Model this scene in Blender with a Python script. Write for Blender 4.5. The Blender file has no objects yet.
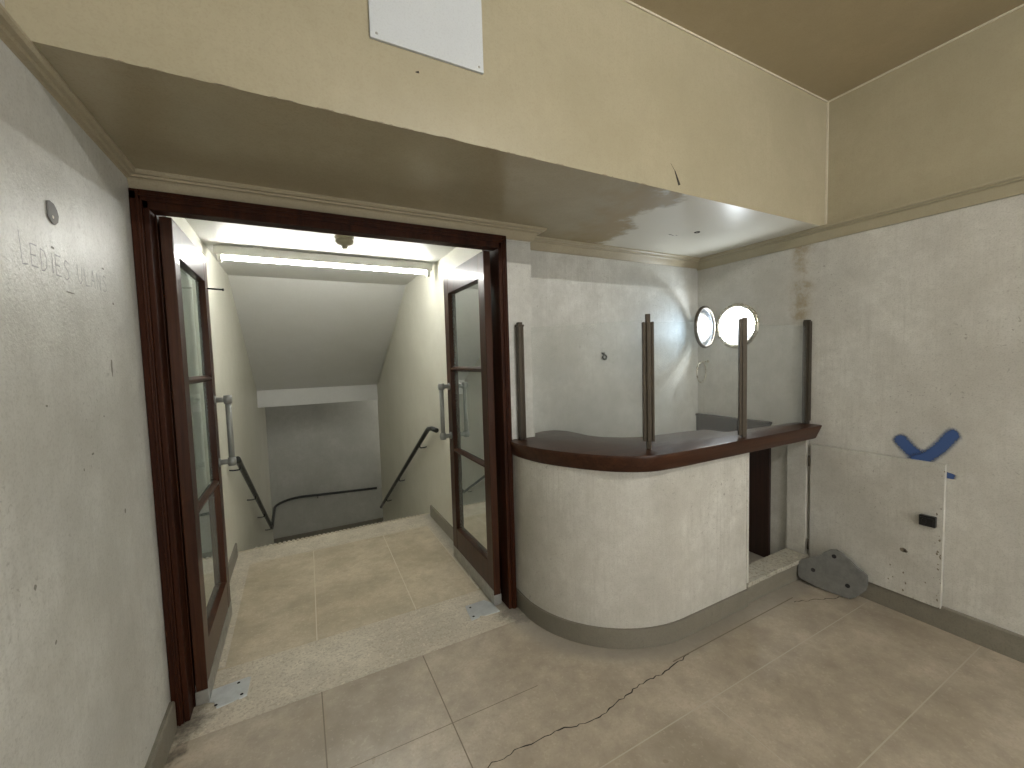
import bpy, bmesh, math, random
from mathutils import Vector, Matrix
random.seed(7)
S = bpy.context.scene
C = S.collection
PI = math.pi

# ------------------------------------------------------------------ camera
FPX, YAW, PITCH, ROLL, EYE = 408.764, math.radians(-27.628), math.radians(-3.45), math.radians(-1.6708), 1.5
fwd = Vector((math.sin(-YAW) * math.cos(PITCH), math.cos(YAW) * math.cos(PITCH), math.sin(PITCH)))
r0 = fwd.cross(Vector((0, 0, 1))).normalized(); u0 = r0.cross(fwd)
rt = r0 * math.cos(ROLL) + u0 * math.sin(ROLL); up = -r0 * math.sin(ROLL) + u0 * math.cos(ROLL)
cd = bpy.data.cameras.new('camera'); cam = bpy.data.objects.new('camera', cd); C.objects.link(cam)
cd.sensor_width = 36; cd.sensor_fit = 'HORIZONTAL'; cd.lens = FPX / 1024 * 36; cd.clip_start = .02
m = Matrix.Identity(4)
for i in range(3):
    m[i][0] = rt[i]; m[i][1] = up[i]; m[i][2] = -fwd[i]
m.translation = Vector((0, 0, EYE)); cam.matrix_world = m
S.camera = cam

# ------------------------------------------------------------------ materials
class NT:
    def __init__(s, name):
        s.m = bpy.data.materials.new(name); s.m.use_nodes = True; s.t = s.m.node_tree
        s.b = s.t.nodes['Principled BSDF']
        s.pos = s.n('ShaderNodeTexCoord').outputs['Object']
    def n(s, ty, **kw):
        x = s.t.nodes.new(ty)
        for k, v in kw.items(): setattr(x, k, v)
        return x
    def l(s, a, b): s.t.links.new(a, b)
    def scl(s, v, vec=None):
        x = s.n('ShaderNodeMapping'); s.l(vec or s.pos, x.inputs['Vector']); x.inputs['Scale'].default_value = v
        return x.outputs[0]
    def noise(s, scale, detail=4, rough=.55, vec=None, dist=0):
        mp = s.n('ShaderNodeMapping'); s.l(vec or s.pos, mp.inputs['Vector']); mp.inputs['Location'].default_value = (3.371, 7.213, 5.137)
        x = s.n('ShaderNodeTexNoise'); s.l(mp.outputs[0], x.inputs['Vector'])
        x.inputs['Scale'].default_value = scale; x.inputs['Detail'].default_value = detail
        x.inputs['Roughness'].default_value = rough; x.inputs['Distortion'].default_value = dist
        return x.outputs['Fac']
    def ramp(s, f, *stops):
        x = s.n('ShaderNodeValToRGB'); s.l(f, x.inputs[0]); e = x.color_ramp.elements
        while len(e) < len(stops): e.new(.5)
        for el, (p, c) in zip(e, stops):
            el.position = p
            if not isinstance(c, tuple): c = (c, c, c)
            el.color = (*c, 1)
        return x.outputs[0]
    def mix(s, f, a, b, mode='MIX'):
        x = s.n('ShaderNodeMix', data_type='RGBA', blend_type=mode)
        for v, i in ((f, x.inputs[0]), (a, x.inputs[6]), (b, x.inputs[7])):
            if isinstance(v, tuple): i.default_value = (*v, 1)
            elif isinstance(v, (int, float)): i.default_value = v
            else: s.l(v, i)
        return x.outputs[2]
    def math(s, op, a, b=0.0, c=0.0):
        x = s.n('ShaderNodeMath', operation=op)
        for v, i in zip((a, b, c), x.inputs):
            if isinstance(v, (int, float)): i.default_value = v
            else: s.l(v, i)
        return x.outputs[0]
    def xyz(s):
        x = s.n('ShaderNodeSeparateXYZ'); s.l(s.pos, x.inputs[0]); return x.outputs
    def smooth(s, v, a, b):
        x = s.n('ShaderNodeMapRange', interpolation_type='SMOOTHSTEP'); s.l(v, x.inputs[0])
        x.inputs[1].default_value = a; x.inputs[2].default_value = b
        return x.outputs[0]
    def bump(s, h, strength, dist=.002, prev=None):
        x = s.n('ShaderNodeBump'); s.l(h, x.inputs['Height']); x.inputs['Strength'].default_value = strength
        x.inputs['Distance'].default_value = dist
        if prev: s.l(prev, x.inputs['Normal'])
        s.l(x.outputs[0], s.b.inputs['Normal']); return x.outputs[0]
    def fin(s, col=None, rough=None, metal=0, coat=0, spec=None):
        if col is not None:
            if isinstance(col, tuple): s.b.inputs['Base Color'].default_value = (*col, 1)
            else: s.l(col, s.b.inputs['Base Color'])
        if rough is not None:
            if isinstance(rough, (int, float)): s.b.inputs['Roughness'].default_value = rough
            else: s.l(rough, s.b.inputs['Roughness'])
        s.b.inputs['Metallic'].default_value = metal; s.b.inputs['Coat Weight'].default_value = coat
        s.b.inputs['Coat Roughness'].default_value = .12
        if spec is not None: s.b.inputs['Specular IOR Level'].default_value = spec
        return s.m

def paint(name, light, dark, speck, rough=.5, specks=.5, bump=.35, streak=.25, stain=None, glitter=0):
    t = NT(name)
    big = t.noise(1.6, 6, .65); mid = t.noise(9, 5, .7)
    base = t.mix(t.ramp(big, (.33, 0.), (.68, 1.)), dark, light)
    base = t.mix(t.math('MULTIPLY', t.ramp(mid, (.42, 0.), (.7, 1.)), .5), base, dark)
    base = t.mix(t.math('MULTIPLY', t.ramp(t.noise(26, 5, .75), (.48, 0.), (.72, 1.)), .45), base, dark)
    st = t.noise(1., 3, .6, vec=t.scl((70, 70, 3.5)))
    base = t.mix(t.math('MULTIPLY', t.ramp(st, (.5, 0.), (.75, 1.)), streak), base, dark)
    wv = t.noise(1., 2, .5, vec=t.scl((160, 160, 160)))
    base = t.mix(t.math('MULTIPLY', t.ramp(wv, (.5, 0.), (.68, 1.)), .22), base, speck)
    sp = t.noise(70, 2, .5, dist=.6); gate = t.ramp(t.noise(2.3, 3), (.45, 0.), (.62, 1.))
    sm = t.math('MULTIPLY', t.ramp(sp, (.655, 0.), (.70, 1.)), gate)
    base = t.mix(t.math('MULTIPLY', sm, specks), base, speck)
    if stain: base = stain(t, base)
    t.bump(t.noise(130, 3, .6), bump, .0025)
    return t.fin(base, rough)

def right_stain(t, base):
    o = t.xyz()
    wob = t.math('MULTIPLY', t.math('SUBTRACT', t.noise(9, 4), .5), .16)
    dy = t.math('ABSOLUTE', t.math('SUBTRACT', t.math('ADD', o[1], wob), 1.525))
    band = t.math('SUBTRACT', 1., t.smooth(dy, .02, .085))
    zz = t.math('MULTIPLY', t.smooth(o[2], 1.62, 1.72), t.math('SUBTRACT', 1., t.smooth(o[2], 2.3, 2.5)))
    pat = t.ramp(t.noise(14, 5, .7), (.4, .15), (.65, 1.))
    f = t.math('MULTIPLY', t.math('MULTIPLY', band, zz), t.math('MULTIPLY', pat, .75))
    return t.mix(f, base, (.30, .225, .115))

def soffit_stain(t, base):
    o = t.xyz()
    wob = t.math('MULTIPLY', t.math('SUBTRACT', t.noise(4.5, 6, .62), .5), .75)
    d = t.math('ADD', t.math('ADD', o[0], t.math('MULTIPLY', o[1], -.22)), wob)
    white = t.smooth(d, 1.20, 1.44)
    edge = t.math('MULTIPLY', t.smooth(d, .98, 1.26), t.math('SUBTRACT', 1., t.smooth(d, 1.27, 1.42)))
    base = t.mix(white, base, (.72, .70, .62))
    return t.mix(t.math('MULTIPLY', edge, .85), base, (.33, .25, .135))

M = {}
M['wall'] = paint('mottled_wall_paint', (.71, .71, .67), (.47, .465, .425), (.25, .24, .21), .42, .5, .5, .42)
M['wall_r'] = paint('mottled_wall_paint_stained', (.71, .70, .645), (.47, .455, .405), (.22, .21, .175), .42, .6, .5, .42, stain=right_stain)
M['tan'] = paint('tan_gloss_paint', (.435, .39, .275), (.365, .325, .22), (.29, .25, .165), .34, .15, .12, .3)
M['ceiltan'] = paint('ceiling_tan_paint', (.42, .35, .23), (.36, .30, .19), (.28, .23, .14), .34, .1, .1, .1)
M['bead'] = paint('pale_bead_paint', (.66, .61, .49), (.58, .53, .41), (.4, .35, .25), .4, .1, .1, .1)
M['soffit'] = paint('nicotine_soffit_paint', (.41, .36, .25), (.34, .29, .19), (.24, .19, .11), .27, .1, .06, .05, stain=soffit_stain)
M['cornice'] = paint('cornice_paint', (.44, .385, .275), (.36, .31, .21), (.22, .18, .11), .4, .2, .1, .1)
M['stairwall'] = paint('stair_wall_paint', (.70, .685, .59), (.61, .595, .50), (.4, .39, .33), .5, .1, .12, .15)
M['stairceil'] = paint('stair_ceiling_paint', (.72, .72, .69), (.66, .66, .62), (.5, .5, .45), .5, .05, .05, .05)
M['base'] = paint('baseboard_paint', (.25, .23, .185), (.175, .16, .125), (.09, .08, .06), .45, .4, .3, .3)
M['counterpaint'] = paint('counter_paint', (.71, .70, .645), (.44, .425, .375), (.22, .205, .17), .42, .6, .4, .55)
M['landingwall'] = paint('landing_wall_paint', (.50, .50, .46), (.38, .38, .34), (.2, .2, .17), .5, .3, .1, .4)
M['whiteplate'] = paint('white_board_paint', (.62, .65, .67), (.56, .59, .61), (.4, .42, .43), .35, .1, .05, .1)

def stone(name, a, b, grain, rough=.42, grains=.5, gsc=120, grime=False):
    t = NT(name)
    base = t.mix(t.smooth(t.noise(2.6, 5, .6), .2, .8), a, b)
    base = t.mix(t.math('MULTIPLY', t.ramp(t.noise(12, 5, .7), (.38, 0.), (.8, 1.)), .6), base, tuple(v * .78 for v in a))
    sp = t.noise(gsc, 2, .6)
    base = t.mix(t.math('MULTIPLY', t.ramp(sp, (.52, 0.), (.62, 1.)), grains), base, grain)
    base = t.mix(t.math('MULTIPLY', t.ramp(t.noise(gsc * .7, 2, .6), (.6, 0.), (.68, 1.)), grains * .6), base, tuple(min(1, v * 1.35) for v in b))
    if grime:
        o = t.xyz(); nz = t.math('MULTIPLY', t.math('SUBTRACT', t.noise(16, 5, .7), .5), .22)
        fine = t.ramp(t.noise(60, 4, .7), (.3, .55), (.6, 1.))
        for (gx, gy, r) in ((-.50, 2.10, .11), (1.05, 2.10, .10), (-.52, 1.96, .06), (1.10, 2.02, .06)):
            dx = t.math('SUBTRACT', o[0], gx); dy = t.math('MULTIPLY', t.math('SUBTRACT', o[1], gy), 1.3)
            dd_ = t.math('ADD', t.math('SQRT', t.math('ADD', t.math('MULTIPLY', dx, dx), t.math('MULTIPLY', dy, dy))), nz)
            mk = t.math('SUBTRACT', 1., t.smooth(dd_, r * .35, r * 1.25))
            base = t.mix(t.math('MULTIPLY', t.math('MULTIPLY', mk, fine), .85), base, (.075, .065, .05))
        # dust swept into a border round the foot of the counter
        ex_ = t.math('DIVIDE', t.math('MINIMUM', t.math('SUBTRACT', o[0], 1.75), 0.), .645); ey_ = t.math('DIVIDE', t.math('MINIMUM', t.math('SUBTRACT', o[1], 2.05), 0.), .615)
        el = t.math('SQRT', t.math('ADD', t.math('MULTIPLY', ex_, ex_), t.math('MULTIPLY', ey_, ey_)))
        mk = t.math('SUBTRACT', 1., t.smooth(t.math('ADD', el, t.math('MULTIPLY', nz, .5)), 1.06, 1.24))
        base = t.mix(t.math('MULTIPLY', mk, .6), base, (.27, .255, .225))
    t.bump(t.noise(90, 3), .05, .002)
    ro = t.math('ADD', rough - .12, t.math('MULTIPLY', t.smooth(t.noise(3, 4), .15, .85), .24))
    return t.fin(base, ro)
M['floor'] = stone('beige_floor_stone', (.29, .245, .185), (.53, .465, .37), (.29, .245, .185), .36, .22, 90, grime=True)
M['band'] = stone('speckled_threshold_stone', (.44, .395, .315), (.64, .585, .475), (.30, .265, .205), .5, .5, 85, grime=True)
M['corr'] = stone('pale_corridor_stone', (.35, .295, .205), (.62, .54, .405), (.33, .275, .19), .42, .25, 90)
M['sill'] = stone('worn_sill_stone', (.34, .32, .26), (.5, .47, .39), (.17, .155, .125), .6, .6, 55)
M['joint'] = NT('dirty_joint').fin((.2, .17, .125), .8)
M['jointlight'] = NT('filled_joint').fin((.46, .42, .345), .7)
M['jointpass'] = NT('pale_filled_joint').fin((.60, .55, .44), .7)
M['crack'] = NT('crack').fin((.025, .02, .015), .9)

def wood(name, a, b, rough, coat, axis=2, spec=.4):
    t = NT(name)
    s = [34, 34, 34]; s[axis] = 1.6
    f = t.noise(1., 5, .65, vec=t.scl(tuple(s)), dist=.4)
    g = t.noise(1., 3, .6, vec=t.scl(tuple(v * 4 if v > 2 else 3 for v in s)))
    col = t.mix(t.ramp(f, (.3, 0.), (.7, 1.)), a, b)
    col = t.mix(t.math('MULTIPLY', t.ramp(g, (.5, 0.), (.7, 1.)), .4), col, tuple(v * .5 for v in a))
    t.bump(g, .08, .001)
    return t.fin(col, rough, coat=coat, spec=spec)
M['wood'] = wood('dark_mahogany', (.020, .006, .003), (.050, .015, .006), .45, 0, spec=.12)
M['doorwood'] = wood('door_mahogany', (.029, .010, .005), (.066, .024, .011), .36, .25, spec=.15)
M['topwood'] = wood('counter_mahogany', (.028, .010, .005), (.066, .025, .012), .36, .22, 0, spec=.18)
M['darkwood'] = wood('blackened_panel_wood', (.016, .008, .006), (.04, .018, .012), .4, .2)

def metal(name, col, rough, metallic=1., wear=.2):
    t = NT(name)
    f = t.noise(18, 5, .7)
    c = t.mix(t.math('MULTIPLY', t.ramp(f, (.4, 0.), (.7, 1.)), wear), col, tuple(v * .4 for v in col))
    r = t.ramp(t.noise(40, 4), (.3, rough - .08), (.7, rough + .12))
    return t.fin(c, r, metallic)
M['bronze'] = metal('oxidised_bronze', (.085, .070, .052), .36, .7)
M['steel'] = metal('dull_steel', (.40, .40, .375), .45, .75, .5)
M['handle'] = metal('grey_enamel_handle', (.30, .31, .29), .38, .35, .2)
M['rail'] = metal('black_rail_paint', (.018, .02, .018), .32, .1, .1)
M['plate'] = metal('brushed_floor_plate', (.62, .65, .66), .38, .6, .3)
M['bracket'] = metal('grey_cast_plate', (.20, .20, .185), .6, .4, .5)
M['black'] = metal('black_lock_enamel', (.012, .012, .012), .35, .1, .1)
M['chrome'] = metal('worn_chrome', (.62, .58, .48), .28, .9, .25)
M['darkhole'] = NT('hole_dark').fin((.01, .01, .01), .9)
M['plasticcream'] = NT('cream_plastic').fin((.40, .37, .25), .45)
M['whitemetal'] = NT('white_enamel').fin((.70, .70, .64), .4)
M['greyplate'] = NT('painted_keyplate').fin((.13, .125, .115), .6)
M['scuff'] = NT('grey_scuff').fin((.24, .235, .205), .7)
M['pencil'] = NT('scratched_pencil').fin((.34, .345, .35), .8)
M['hook'] = NT('dark_iron_hook').fin((.03, .028, .022), .6)
M['tread'] = stone('stair_tread_stone', (.30, .27, .2), (.4, .36, .28), (.2, .17, .13), .5, .4, 100)

def glass(name, tint, trans, dirt=0.05, rough=.0, dirtcol=(.6, .65, .65), solid=False):
    t = NT(name); nt = t.t
    out = nt.nodes['Material Output']
    tr = t.n('ShaderNodeBsdfTransparent'); tr.inputs[0].default_value = (*tint, 1)
    gl = t.n('ShaderNodeBsdfGlossy'); gl.inputs['Roughness'].default_value = rough
    df = t.n('ShaderNodeBsdfDiffuse'); df.inputs[0].default_value = (*dirtcol, 1)
    fr = t.n('ShaderNodeFresnel'); fr.inputs[0].default_value = 1.5
    m1 = t.n('ShaderNodeMixShader'); m2 = t.n('ShaderNodeMixShader')
    geo = t.n('ShaderNodeNewGeometry'); ff = t.math('MULTIPLY', fr.outputs[0], t.math('SUBTRACT', 1., geo.outputs['Backfacing'])) if solid else fr.outputs[0]
    t.l(ff, m1.inputs[0]); t.l(tr.outputs[0], m1.inputs[1]); t.l(gl.outputs[0], m1.inputs[2])
    d = t.math('MULTIPLY', t.ramp(t.noise(7, 5, .7), (.3, .75), (.7, 1.)), dirt)
    t.l(d, m2.inputs[0]); t.l(m1.outputs[0], m2.inputs[1]); t.l(df.outputs[0], m2.inputs[2])
    t.l(m2.outputs[0], out.inputs['Surface'])
    return t.m
M['doorglass'] = glass('green_tinted_door_glass', (.86, .94, .90), 1, .2, dirtcol=(.62, .74, .68))
M['screenglass'] = glass('dusty_screen_glass', (.99, .995, .99), 1, .05, .02, solid=True)
M['sashglass'] = glass('frosted_sash_glass', (.50, .60, .70), 1, .12, .1, (.62, .74, .88))

def emit(name, col, strength):
    t = NT(name); t.b.inputs['Base Color'].default_value = (*col, 1)
    t.b.inputs['Emission Color'].default_value = (*col, 1); t.b.inputs['Emission Strength'].default_value = strength
    return t.m
M['tube'] = emit('lit_fluorescent_tube', (1., 1., .96), 60)
M['tube2'] = emit('lit_room_tube', (1., .98, .93), 140)
t = NT('daylit_frosted_pane'); t.b.inputs['Base Color'].default_value = (.05, .05, .05, 1); t.b.inputs['Roughness'].default_value = .6
t.l(t.ramp(t.noise(28, 5, .7), (.3, (.62, .68, .74)), (.7, (.93, .97, 1.))), t.b.inputs['Emission Color']); t.b.inputs['Emission Strength'].default_value = .75
M['daypane'] = t.m

def spray():
    t = NT('blue_spray_paint')
    uv = t.n('ShaderNodeUVMap').outputs[0]
    sp = t.n('ShaderNodeSeparateXYZ'); t.l(uv, sp.inputs[0])
    d = t.math('ABSOLUTE', t.math('SUBTRACT', sp.outputs[1], .5))
    e = t.math('MINIMUM', sp.outputs[0], t.math('SUBTRACT', 1., sp.outputs[0]))
    nz = t.math('MULTIPLY', t.math('SUBTRACT', t.noise(150, 3), .5), .16)
    ee = t.math('MULTIPLY', t.math('MAXIMUM', t.math('SUBTRACT', .22, e), 0.), 2.2)
    rr = t.math('SQRT', t.math('ADD', t.math('MULTIPLY', d, d), t.math('MULTIPLY', ee, ee)))
    a = t.math('SUBTRACT', 1., t.smooth(t.math('ADD', rr, nz), .15, .46))
    t.l(t.math('MULTIPLY', a, .92), t.b.inputs['Alpha'])
    return t.fin((.045, .10, .27), .55)
M['spray'] = spray()

# ------------------------------------------------------------------ mesh building
class MB:
    def __init__(s): s.bm = bmesh.new(); s.uv = None
    def poly(s, pts, mi=0):
        f = s.bm.faces.new([s.bm.verts.new(p) for p in pts]); f.material_index = mi; return f
    def box(s, x0, x1, y0, y1, z0, z1, mi=0, bev=0):
        r = bmesh.ops.create_cube(s.bm, size=1)
        vs = r['verts']
        for v in vs:
            v.co = Vector(((x0 + x1) / 2 + v.co.x * (x1 - x0), (y0 + y1) / 2 + v.co.y * (y1 - y0), (z0 + z1) / 2 + v.co.z * (z1 - z0)))
        es = set(e for v in vs for e in v.link_edges)
        for f in set(f for v in vs for f in v.link_faces): f.material_index = mi
        if bev: bmesh.ops.bevel(s.bm, geom=list(es), offset=bev, segments=2, affect='EDGES', profile=.5)
        return s
    def prism(s, outline, ax, a, b, mi=0, bev=0):
        """closed 2D outline extruded along axis ax (0,1,2) from a to b"""
        def P(p, t):
            q = list(p); q.insert(ax, t); return q
        va = [s.bm.verts.new(P(p, a)) for p in outline]; vb = [s.bm.verts.new(P(p, b)) for p in outline]
        fs = [s.bm.faces.new(va), s.bm.faces.new(vb)]
        n = len(outline)
        for i in range(n): fs.append(s.bm.faces.new((va[i], va[(i + 1) % n], vb[(i + 1) % n], vb[i])))
        for f in fs: f.material_index = mi
        if bev:
            es = [e for e in set(e for f in fs[:2] for e in f.edges)]
            bmesh.ops.bevel(s.bm, geom=es, offset=bev, segments=2, affect='EDGES', profile=.5)
        return s
    def tube(s, pts, r, seg=12, cap=True, mi=0):
        pts = [Vector(p) for p in pts]; rings = []
        n = len(pts); ref = None
        for i, p in enumerate(pts):
            d = (pts[min(i + 1, n - 1)] - pts[max(i - 1, 0)]).normalized()
            if ref is None: ref = d.orthogonal().normalized()
            ref = (ref - d * ref.dot(d)).normalized(); w = d.cross(ref)
            rr = r[i] if isinstance(r, (list, tuple)) else r
            rings.append([s.bm.verts.new(p + (ref * math.cos(k * 2 * PI / seg) + w * math.sin(k * 2 * PI / seg)) * rr) for k in range(seg)])
        for a, b in zip(rings, rings[1:]):
            for k in range(seg):
                f = s.bm.faces.new((a[k], a[(k + 1) % seg], b[(k + 1) % seg], b[k])); f.smooth = True; f.material_index = mi
        if cap:
            for q in (rings[0], rings[-1]): s.bm.faces.new(q).material_index = mi
        return s
    def lathe(s, prof, seg=32, frame=None, mi=0, closed=False):
        fr = frame or Matrix.Identity(4); rings = []
        for r, z in prof:
            if r < 1e-6: rings.append([s.bm.verts.new(fr @ Vector((0, 0, z)))])
            else: rings.append([s.bm.verts.new(fr @ Vector((r * math.cos(k * 2 * PI / seg), r * math.sin(k * 2 * PI / seg), z))) for k in range(seg)])
        prs = list(zip(rings, rings[1:]))
        if closed: prs.append((rings[-1], rings[0]))
        for a, b in prs:
            for k in range(seg):
                k2 = (k + 1) % seg
                if len(a) == 1 and len(b) == 1: continue
                if len(a) == 1: vs = (a[0], b[k2], b[k])
                elif len(b) == 1: vs = (a[k], a[k2], b[0])
                else: vs = (a[k], a[k2], b[k2], b[k])
                f = s.bm.faces.new(vs); f.smooth = True; f.material_index = mi
        return s
    def sweep(s, path, prof, mi=0, closed_prof=True):
        """prof: (out, z) pairs; path: [(x,y),...]; out = to the right-hand normal; mitred"""
        P = [Vector((p[0], p[1])) for p in path]; rings = []
        for i, p in enumerate(P):
            ns = []
            if i > 0: d = (P[i] - P[i - 1]).normalized(); ns.append(Vector((d.y, -d.x)))
            if i < len(P) - 1: d = (P[i + 1] - P[i]).normalized(); ns.append(Vector((d.y, -d.x)))
            nrm = sum(ns, Vector((0, 0))).normalized(); k = 1 / max(.3, nrm.dot(ns[0]))
            rings.append([s.bm.verts.new((p.x + nrm.x * o * k, p.y + nrm.y * o * k, z)) for o, z in prof])
        n = len(prof)
        for a, b in zip(rings, rings[1:]):
            for k in range(n if closed_prof else n - 1):
                s.bm.faces.new((a[k], a[(k + 1) % n], b[(k + 1) % n], b[k])).material_index = mi
        if closed_prof:
            for q in (rings[0], rings[-1]): s.bm.faces.new(q).material_index = mi
        return s
    def build(s, name, mats, parent=None, smooth=None, fix=True):
        if fix: bmesh.ops.recalc_face_normals(s.bm, faces=s.bm.faces[:])
        me = bpy.data.meshes.new(name); s.bm.to_mesh(me); s.bm.free()
        for mm in (mats if isinstance(mats, (list, tuple)) else [mats]): me.materials.append(mm)
        o = bpy.data.objects.new(name, me); C.objects.link(o)
        if parent:
            o.parent = parent; o.location = -parent.location if parent.type == 'EMPTY' else (0, 0, 0)
        if smooth:
            for p in me.polygons: p.use_smooth = True
            try: me.set_sharp_from_angle(angle=smooth)
            except Exception: pass
        return o

def tag(o, label, cat, group=None, kind=None):
    o['label'] = label; o['category'] = cat
    if group: o['group'] = group
    if kind: o['kind'] = kind
    return o
def struct(o, label, cat):
    return tag(o, label, cat, kind='structure')
def empty(name, loc=(0, 0, 0)):
    o = bpy.data.objects.new(name, None); C.objects.link(o); o.location = loc; o.empty_display_size = .05; return o
def spline(pts, n=8):
    P = [Vector(p) for p in pts]; out = []
    for i in range(len(P) - 1):
        a, b, c, d = P[max(i - 1, 0)], P[i], P[i + 1], P[min(i + 2, len(P) - 1)]
        for k in range(n):
            t = k / n
            out.append(.5 * ((2 * b) + (-a + c) * t + (2 * a - 5 * b + 4 * c - d) * t * t + (-a + 3 * b - 3 * c + d) * t ** 3))
    out.append(P[-1]); return out

# ------------------------------------------------------------------ dimensions
XL, XR = -.543, 2.974           # room side walls
YD, YB = 2.155, 2.312           # doorway wall face, recessed wall behind the counter
YF = 1.39                       # face of the upper wall over the soffit
ZS, ZC = 2.27, 3.023            # soffit, ceiling
YR = -2.9                       # rear wall
CL, CR = -.51, 1.085            # stair passage side walls
YN = 3.93                       # head of the stairs
ZP = 2.335                      # passage ceiling
YL0, YL1, ZL = 6.55, 7.95, -1.53

# ------------------------------------------------------------------ floor
b = MB()
b.box(XL - .1, XR + .1, YR - .1, 2.012, -.15, 0)
b.box(1.10, XR + .1, 2.012, YB + .1, -.15, 0)
def seg(p, q, w, mi, z=.0006):
    p, q = Vector((*p, z)), Vector((*q, z)); d = (q - p).normalized(); n = Vector((-d.y, d.x, 0)) * w / 2
    b.poly([p - n, q - n, q + n, p + n], mi)
for p, q, w in (((.02, 2.012), (.012, -2), .005), ((.49, 2.005), (.51, -2), .005), ((-.54, 1.58), (.9, 1.552), .0035),
                ((-.54, .5), (.5, .49), .004)):
    seg(p, q, w, 1)
for p, q, w in (((.51, 1.115), (2.95, 1.114), .005), ((1.5, .665), (2.95, .665), .005), ((1.5, 1.11), (1.5, -2), .004)):
    seg(p, q, w, 2)
seg((1.55, 1.349), (2.6, 1.357), .006, 1)
def crackline(pts, w, mi=3, z=.001):
    ps = []
    for (a, c) in zip(pts, pts[1:]):
        a, c = Vector(a), Vector(c); n = max(2, int((c - a).length / .02))
        for k in range(n): ps.append(a.lerp(c, k / n) + Vector((random.uniform(-.006, .006), random.uniform(-.007, .007))))
    ps.append(Vector(pts[-1])); ws = [w * random.uniform(.45, 1.2) for _ in ps]
    for i in range(len(ps) - 1):
        d = (ps[i + 1] - ps[i]).normalized(); n = Vector((-d.y, d.x))
        q = [ps[i] - n * ws[i], ps[i + 1] - n * ws[i + 1], ps[i + 1] + n * ws[i + 1], ps[i] + n * ws[i]]
        b.poly([(v.x, v.y, z) for v in q], mi)
crackline([(.4, 1.28), (.562, 1.323), (.683, 1.327), (.861, 1.315), (.989, 1.284), (1.074, 1.285), (1.167, 1.302), (1.287, 1.322), (1.431, 1.321), (1.66, 1.345)], .0026)
crackline([(2.56, 1.33), (2.589, 1.311), (2.666, 1.289), (2.772, 1.238), (2.86, 1.21)], .0022)
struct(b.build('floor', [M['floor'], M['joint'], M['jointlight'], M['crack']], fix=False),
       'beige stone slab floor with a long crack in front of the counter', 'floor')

b = MB(); b.box(-.55, 1.115, 2.012, 2.41, -.15, .001)
struct(b.build('trim_1', M['band']), 'speckled pale stone threshold band across the doorway', 'threshold')

b = MB(); b.box(CL - .05, CR + .05, 2.41, YN, -.16, 0)
b.box(.975, CR, 2.43, YN - .06, 0, .0012, 1); b.box(CL, -.40, 2.43, YN - .06, 0, .0012, 1)
b.box(CL, CR, YN - .30, YN - .02, 0, .0008, 1)
for p, q in (((.038, 3.62), (.016, 2.41)), ((.585, 3.62), (.56, 2.41)), ((.975, 3.62), (.975, 2.43)), ((-.4, 3.62), (.975, 3.62))): seg(p, q, .005, 2, .0018)
x = CL + .12
while x < CR - .1:                       # ribbed anti-slip studs of the nosing
    b.box(x, x + .02, YN - .025, YN + .012, -.03, .006, 3, .003); x += .034
struct(b.build('floor_passage', [M['corr'], M['band'], M['jointpass'], M['sill']], fix=False),
       'pale stone passage floor ending in a ribbed stair edge', 'floor')

# stairs and landing
b = MB(); n = 9; tr = (YL0 - YN) / (n - 1); rz = -ZL / n
for i in range(1, n):
    b.box(CL, CR, YN + (i - 1) * tr, YN + i * tr + .02, -rz * i - .16, -rz * i)
struct(b.build('staircase', M['tread']), 'stone stairs going down beyond the glazed doors', 'stairs')
b = MB(); b.box(CL, 2.6, YL0, YL1, ZL - .15, ZL)
struct(b.build('floor_landing', M['tread']), 'landing floor at the foot of the stairs', 'floor')

# ------------------------------------------------------------------ walls
T = .12
b = MB(); b.box(XL - T, XL, YR, YD + .2, 0, ZC)
for (y, z, ry, rz) in ((1.50, 1.822, .012, .004), (1.81, 1.833, .010, .004), (1.873, 1.728, .009, .004), (1.814, 1.515, .008, .036), (1.82, 1.025, .008, .011), (1.281, 1.024, .006, .010),
                       (1.575, 1.719, .028, .003), (1.62, 1.26, .012, .004), (1.558, 1.226, .004, .006), (1.40, 1.42, .006, .004), (1.72, 1.36, .005, .004), (1.34, .86, .005, .006)):
    b.poly([(XL + .0006, y + ry * random.uniform(.6, 1.1) * math.cos(a), z + rz * random.uniform(.6, 1.1) * math.sin(a)) for a in [k * PI / 5 for k in range(10)]], 1)
struct(b.build('wall_left', [M['wall'], M['scuff']], fix=False), 'speckled off-white left wall with scratched lettering', 'wall')
b = MB(); b.box(XL, .3, YR - T, YR, 0, ZC); b.box(2.5, XR, YR - T, YR, 0, ZC); b.box(.3, 2.5, YR - T, YR, 2.3, ZC)  # gap in the unseen rear wall is added for sky fill
struct(b.build('wall_rear', M['wall']), 'plain painted rear wall of the lobby', 'wall')

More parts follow.
